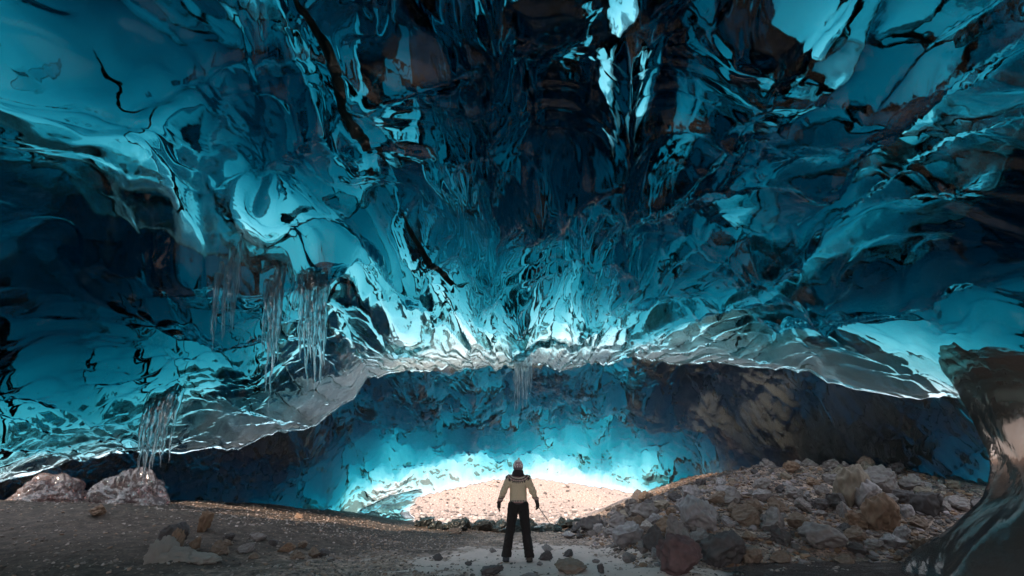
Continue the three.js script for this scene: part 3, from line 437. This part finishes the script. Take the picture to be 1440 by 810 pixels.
{
  const who = new THREE.Group(); put(who, 'person', 'person in patterned cream sweater, pale knit hat and dark trousers, seen from behind', 'person');
  const FX = 0.12, FZ = -9.75; who.position.set(FX, floorY(FX, FZ) + 0.005, FZ);
  const ANK = [[-0.225, 0.09, 0.02], [0.195, 0.09, 0.05]], KNE = [[-0.155, 0.49, -0.03], [0.145, 0.49, -0.01]], HIP = [[-0.09, 0.92, 0], [0.09, 0.92, 0]];
  const SHO = [[-0.175, 1.405, 0.0], [0.175, 1.405, 0.0]], ELB = [[-0.275, 1.175, 0.03], [0.275, 1.18, 0.03]], WRI = [[-0.365, 0.985, -0.04], [0.365, 1.0, -0.05]];
  const fold = (x, y, z) => 0.006 * n3(x * 9, y * 9, z * 9) + 0.003 * n3(x * 22, y * 16, z * 22);
  const cloth = (c, r = 0.95) => new THREE.MeshPhysicalMaterial({ color: c, vertexColors: false, roughness: r, sheen: 0.5, sheenRoughness: 0.6, sheenColor: rgb(0.3, 0.28, 0.26) });
  // the body itself
  const bodyField = (x, y, z) => {
    let d = smin(0.05, cap(x, y, z, [0, 0.95, 0], [0, 1.12, 0], 0.115, 0.115, 0.8), cap(x, y, z, [0, 1.12, 0], [0, 1.34, 0.01], 0.115, 0.125, 0.8), cap(x, y, z, SHO[0], SHO[1], 0.06, 0.06), cap(x, y, z, [0, 1.38, 0], [0, 1.53, -0.01], 0.055, 0.05));
    const hx = x, hy = y - 1.6, hz = z + 0.005; d = smin(0.03, d, (Math.hypot(hx / 0.075, hy / 0.108, hz / 0.092) - 1) * 0.08, Math.hypot(hx / 1, (y - 1.59) / 1.6, z + 0.1) - 0.012, cap(x, y, z, [-0.02, 1.545, -0.083], [0.02, 1.545, -0.083], 0.008, 0.008), cap(x, y, z, [-0.035, 1.62, -0.088], [0.035, 1.62, -0.088], 0.006, 0.006), Math.hypot((x - 0.076) / 0.5, y - 1.59, z) - 0.02, Math.hypot((x + 0.076) / 0.5, y - 1.59, z) - 0.02);
    for (const k of [0, 1]) d = smin(0.03, d, cap(x, y, z, SHO[k], ELB[k], 0.045, 0.036), cap(x, y, z, ELB[k], WRI[k], 0.036, 0.026), cap(x, y, z, HIP[k], KNE[k], 0.075, 0.05), cap(x, y, z, KNE[k], ANK[k], 0.048, 0.034), cap(x, y, z, ANK[k], [ANK[k][0] * 1.1, 0.04, ANK[k][2] - 0.14], 0.03, 0.025));
    return d;
  };
  part(mesh(surface(bodyField, [-0.45, -0.02, -0.25], [0.45, 1.76, 0.2], 0.013), new THREE.MeshStandardMaterial({ color: rgb(0.55, 0.36, 0.28), roughness: 0.6 })), 'body', who);
  // sweater with a patterned yoke, cuffs and hem
  const sweaterField = (x, y, z) => {
    let d = smin(0.06, cap(x, y, z, [-0.03, 0.98, 0], [-0.03, 1.30, 0.01], 0.135, 0.128, 0.82), cap(x, y, z, [0.03, 0.98, 0], [0.03, 1.30, 0.01], 0.135, 0.128, 0.82), cap(x, y, z, [-0.15, 1.37, 0.0], [0.15, 1.37, 0.0], 0.088, 0.088), cap(x, y, z, [0, 1.38, 0], [0, 1.46, 0], 0.085, 0.07));
    d = Math.max(d, 0.945 - y);
    for (const k of [0, 1]) d = smin(0.035, d, cap(x, y, z, SHO[k], ELB[k], 0.072, 0.06), cap(x, y, z, ELB[k], WRI[k], 0.06, 0.043));
    return d + fold(x, y, z) + 0.006 * Math.sin(y * 60 + 14 * x + 5 * n3(x * 5, y * 5, z * 5)) * sm(0.16, 0.26, Math.abs(x));
  };
  const sg = surface(sweaterField, [-0.46, 0.9, -0.24], [0.46, 1.54, 0.24], 0.008), sp = sg.attributes.position, sc = [];
  for (let i = 0; i < sp.count; i++) {
    const x = sp.getX(i), y = sp.getY(i), z = sp.getZ(i), k = x < 0 ? 0 : 1; let c = [0.62, 0.50, 0.36];
    const dark = [0.05, 0.04, 0.045], rose = [0.36, 0.19, 0.19], pale = [0.52, 0.45, 0.38], arm = Math.abs(x) > 0.2;
    const a = Math.atan2(x, z), yk = Math.hypot(x * 0.9, (y - 1.5) * 1.15, z * 0.9), stitch = Math.sin(a * 22) > 0;
    if (!arm || y > 1.33) { if (yk < 0.10) c = dark; else if (yk < 0.135) c = stitch ? rose : dark; else if (yk < 0.16) c = pale; else if (yk < 0.18) c = dark; else if (yk < 0.205) c = Math.sin(a * 22 + 1.5) > 0 ? rose : pale; else if (yk < 0.218) c = dark; else if (yk < 0.245 && stitch) c = dark; }
    if (!arm && y < 1.02) c = y < 0.975 ? dark : y < 0.99 ? rose : (Math.sin(a * 26) > 0 ? dark : pale);
    if (arm) { const t = clamp((ELB[k][1] - y) / (ELB[k][1] - WRI[k][1])); if (t > 0.9) c = dark; else if (t > 0.8) c = rose; else if (t > 0.72) c = pale; else if (t > 0.62) c = Math.sin(y * 200 + a * 30) > 0 ? dark : rose; else if (t > 0.5 && Math.sin(a * 40 + y * 90) > 0.2) c = dark; }
    const f = 0.9 + 0.2 * hash(i, 3); sc.push(c[0] * f, c[1] * f, c[2] * f);
  }
  sg.setAttribute('color', new THREE.Float32BufferAttribute(sc, 3));
  const sw = cloth(0xffffff); sw.vertexColors = true; part(mesh(sg, sw), 'sweater', who).userData.label = 'cream knit sweater with dark and rose patterned yoke';
  const trousers = (x, y, z) => {
    let d = smin(0.05, cap(x, y, z, [-0.05, 0.93, 0], [0.05, 0.93, 0], 0.125, 0.125, 0.85));
    for (const k of [0, 1]) d = smin(0.03, d, cap(x, y, z, HIP[k], KNE[k], 0.112, 0.08), cap(x, y, z, KNE[k], [ANK[k][0], 0.1, ANK[k][2]], 0.08, 0.088));
    return Math.max(d, y - 1.0, 0.075 - y) + fold(x, y, z) + 0.005 * Math.sin(y * 50 + 8 * n3(x * 4, y * 4, z * 4)) * sm(0.55, 0.15, y);
  };
  part(mesh(surface(trousers, [-0.4, 0.02, -0.22], [0.4, 1.06, 0.22], 0.009), cloth(rgb(0.014, 0.011, 0.012))), 'trousers', who);
  for (const k of [0, 1]) {
    const A = ANK[k], bt = (x, y, z) => Math.max(smin(0.03, cap(x, y, z, [A[0], 0.14, A[2]], [A[0], 0.06, A[2] + 0.015], 0.052, 0.055), cap(x, y, z, [A[0], 0.045, A[2] + 0.03], [A[0] * 1.12, 0.04, A[2] - 0.17], 0.05, 0.045)), -y);
    const b = part(mesh(surface(bt, [A[0] - 0.12, -0.02, A[2] - 0.26], [A[0] + 0.12, 0.22, A[2] + 0.14], 0.007), cloth(k ? rgb(0.05, 0.04, 0.035) : rgb(0.04, 0.045, 0.06), 0.7)), 'boot', who);
    const sole = (x, y, z) => Math.max(cap(x, y, z, [A[0], 0.0, A[2] + 0.03], [A[0] * 1.12, 0.0, A[2] - 0.17], 0.056, 0.05), y - 0.02, -y);
    part(mesh(surface(sole, [A[0] - 0.12, -0.015, A[2] - 0.26], [A[0] + 0.12, 0.04, A[2] + 0.14], 0.006), cloth(rgb(0.02, 0.02, 0.02))), 'sole', b);
    // glove: palm, four fingers and a thumb, curled
    const s = k ? 1 : -1, W = WRI[k], T = (u, v, w) => [W[0] + s * (0.03 * -v * 1.2 + u), W[1] + v, W[2] - 0.01 + w], parts2 = [[T(0, 0.015, 0), T(0.004, -0.08, 0), 0.034, 0.036]];
    for (let f = 0; f < 4; f++) { const w = -0.033 + f * 0.022, L = [0.07, 0.082, 0.078, 0.06][f]; parts2.push([T(0.004, -0.08, w), T(0.004, -0.08 - L * 0.5, w * 1.05 - 0.002), 0.013, 0.0125], [T(0.004, -0.08 - L * 0.5, w * 1.05 - 0.002), T(-0.018 - (k ? 0.012 : 0), -0.08 - L * (k ? 0.8 : 0.95), w), 0.0125, 0.011]); }
    parts2.push([T(-0.005, -0.03, -0.03), T(-0.012, -0.065, -0.062), 0.015, 0.013], [T(-0.012, -0.065, -0.062), T(-0.02, -0.1, -0.06), 0.013, 0.011]);
    const gl = (x, y, z) => parts2.reduce((d, [a, b2, ra, rb]) => smin(0.006, d, cap(x, y, z, a, b2, ra, rb)), 9);
    part(mesh(surface(gl, [W[0] - 0.12, W[1] - 0.2, W[2] - 0.12], [W[0] + 0.12, W[1] + 0.07, W[2] + 0.09], 0.005), cloth(rgb(0.022, 0.017, 0.018))), 'glove', who);
  }
  const scarf = (x, y, z) => { let d = 9; for (const [yy, R, r] of [[1.455, 0.085, 0.04], [1.5, 0.072, 0.04], [1.53, 0.06, 0.03]]) { const tilt = 0.2 * z; d = smin(0.012, d, Math.hypot(Math.hypot(x, z) - R, (y - yy - tilt) * 0.9) - r); } return d + 0.008 * n3(x * 14, y * 14, z * 14) + 0.004 * Math.sin(y * 90 + 40 * x); };
  part(mesh(surface(scarf, [-0.18, 1.38, -0.18], [0.18, 1.62, 0.18], 0.007), cloth(rgb(0.03, 0.026, 0.03))), 'scarf', who);
  const hat = (x, y, z) => Math.max((Math.hypot(x / 0.098, (y - 1.625) / 0.122, (z - 0.01) / 0.112) - 1) * 0.1, 1.575 - y - 0.25 * z) + 0.0025 * Math.sin(Math.atan2(x, z) * 26) + 0.002 * n3(x * 40, y * 40, z * 40);
  const hg = surface(hat, [-0.13, 1.52, -0.14], [0.13, 1.78, 0.16], 0.006), hp = hg.attributes.position, hc = [];
  for (let i = 0; i < hp.count; i++) { const y = hp.getY(i), a = Math.atan2(hp.getX(i), hp.getZ(i)); let c = [0.8, 0.76, 0.77]; if (y < 1.60) c = [0.16, 0.12, 0.15]; else if (y < 1.62) c = Math.sin(a * 16) > 0 ? [0.2, 0.13, 0.17] : c; else if (Math.abs(y - 1.655) < 0.012) c = Math.sin(a * 12) > 0 ? [0.42, 0.24, 0.28] : c; else if (Math.abs(a) < 0.5 && y < 1.70) c = [0.5, 0.32, 0.36]; hc.push(...c); }
  hg.setAttribute('color', new THREE.Float32BufferAttribute(hc, 3)); const hm = cloth(0xffffff); hm.vertexColors = true;
  const h = part(mesh(hg, hm), 'knit_hat', who);
  const pom = mesh(surface((x, y, z) => Math.hypot(x, y, z) - 0.022 + 0.006 * n3(x * 120, y * 120, z * 120), [-0.04, -0.04, -0.04], [0.04, 0.04, 0.04], 0.004), cloth(rgb(0.7, 0.66, 0.62))); pom.position.set(0.015, 1.765, 0.005); part(pom, 'pompom', h);
  // the stick in the right hand
  const W = WRI[1], a = new THREE.Vector3(FX + W[0] - 0.035, who.position.y + W[1] - 0.02, FZ + W[2] - 0.0), b = new THREE.Vector3(FX + W[0] + 0.27, who.position.y + W[1] - 0.42, FZ + W[2] - 0.25);
  const st = new THREE.Group(); put(st, 'walking_stick', 'thin pale walking stick slanting down from the gloved right hand', 'stick'); st.position.copy(a);
  const L = a.distanceTo(b), shaft = new THREE.LatheGeometry([[0, 0], [0.011, 0], [0.0115, 0.12], [0.009, 0.14], [0.008, L - 0.05], [0.0, L - 0.05]].map(([x, y]) => new THREE.Vector2(x, y)), 12);
  const tip = new THREE.LatheGeometry([[0, L - 0.052], [0.011, L - 0.05], [0.009, L - 0.03], [0.002, L]].map(([x, y]) => new THREE.Vector2(x, y)), 12);
  st.quaternion.setFromUnitVectors(new THREE.Vector3(0, 1, 0), b.clone().sub(a).normalize());
  part(mesh(shaft, new THREE.MeshStandardMaterial({ color: rgb(0.42, 0.36, 0.31), roughness: 0.6 })), 'shaft', st); part(mesh(tip, new THREE.MeshStandardMaterial({ color: rgb(0.3, 0.3, 0.3), metalness: 0.8, roughness: 0.4 })), 'tip', st);
}

renderer.render(scene, camera);
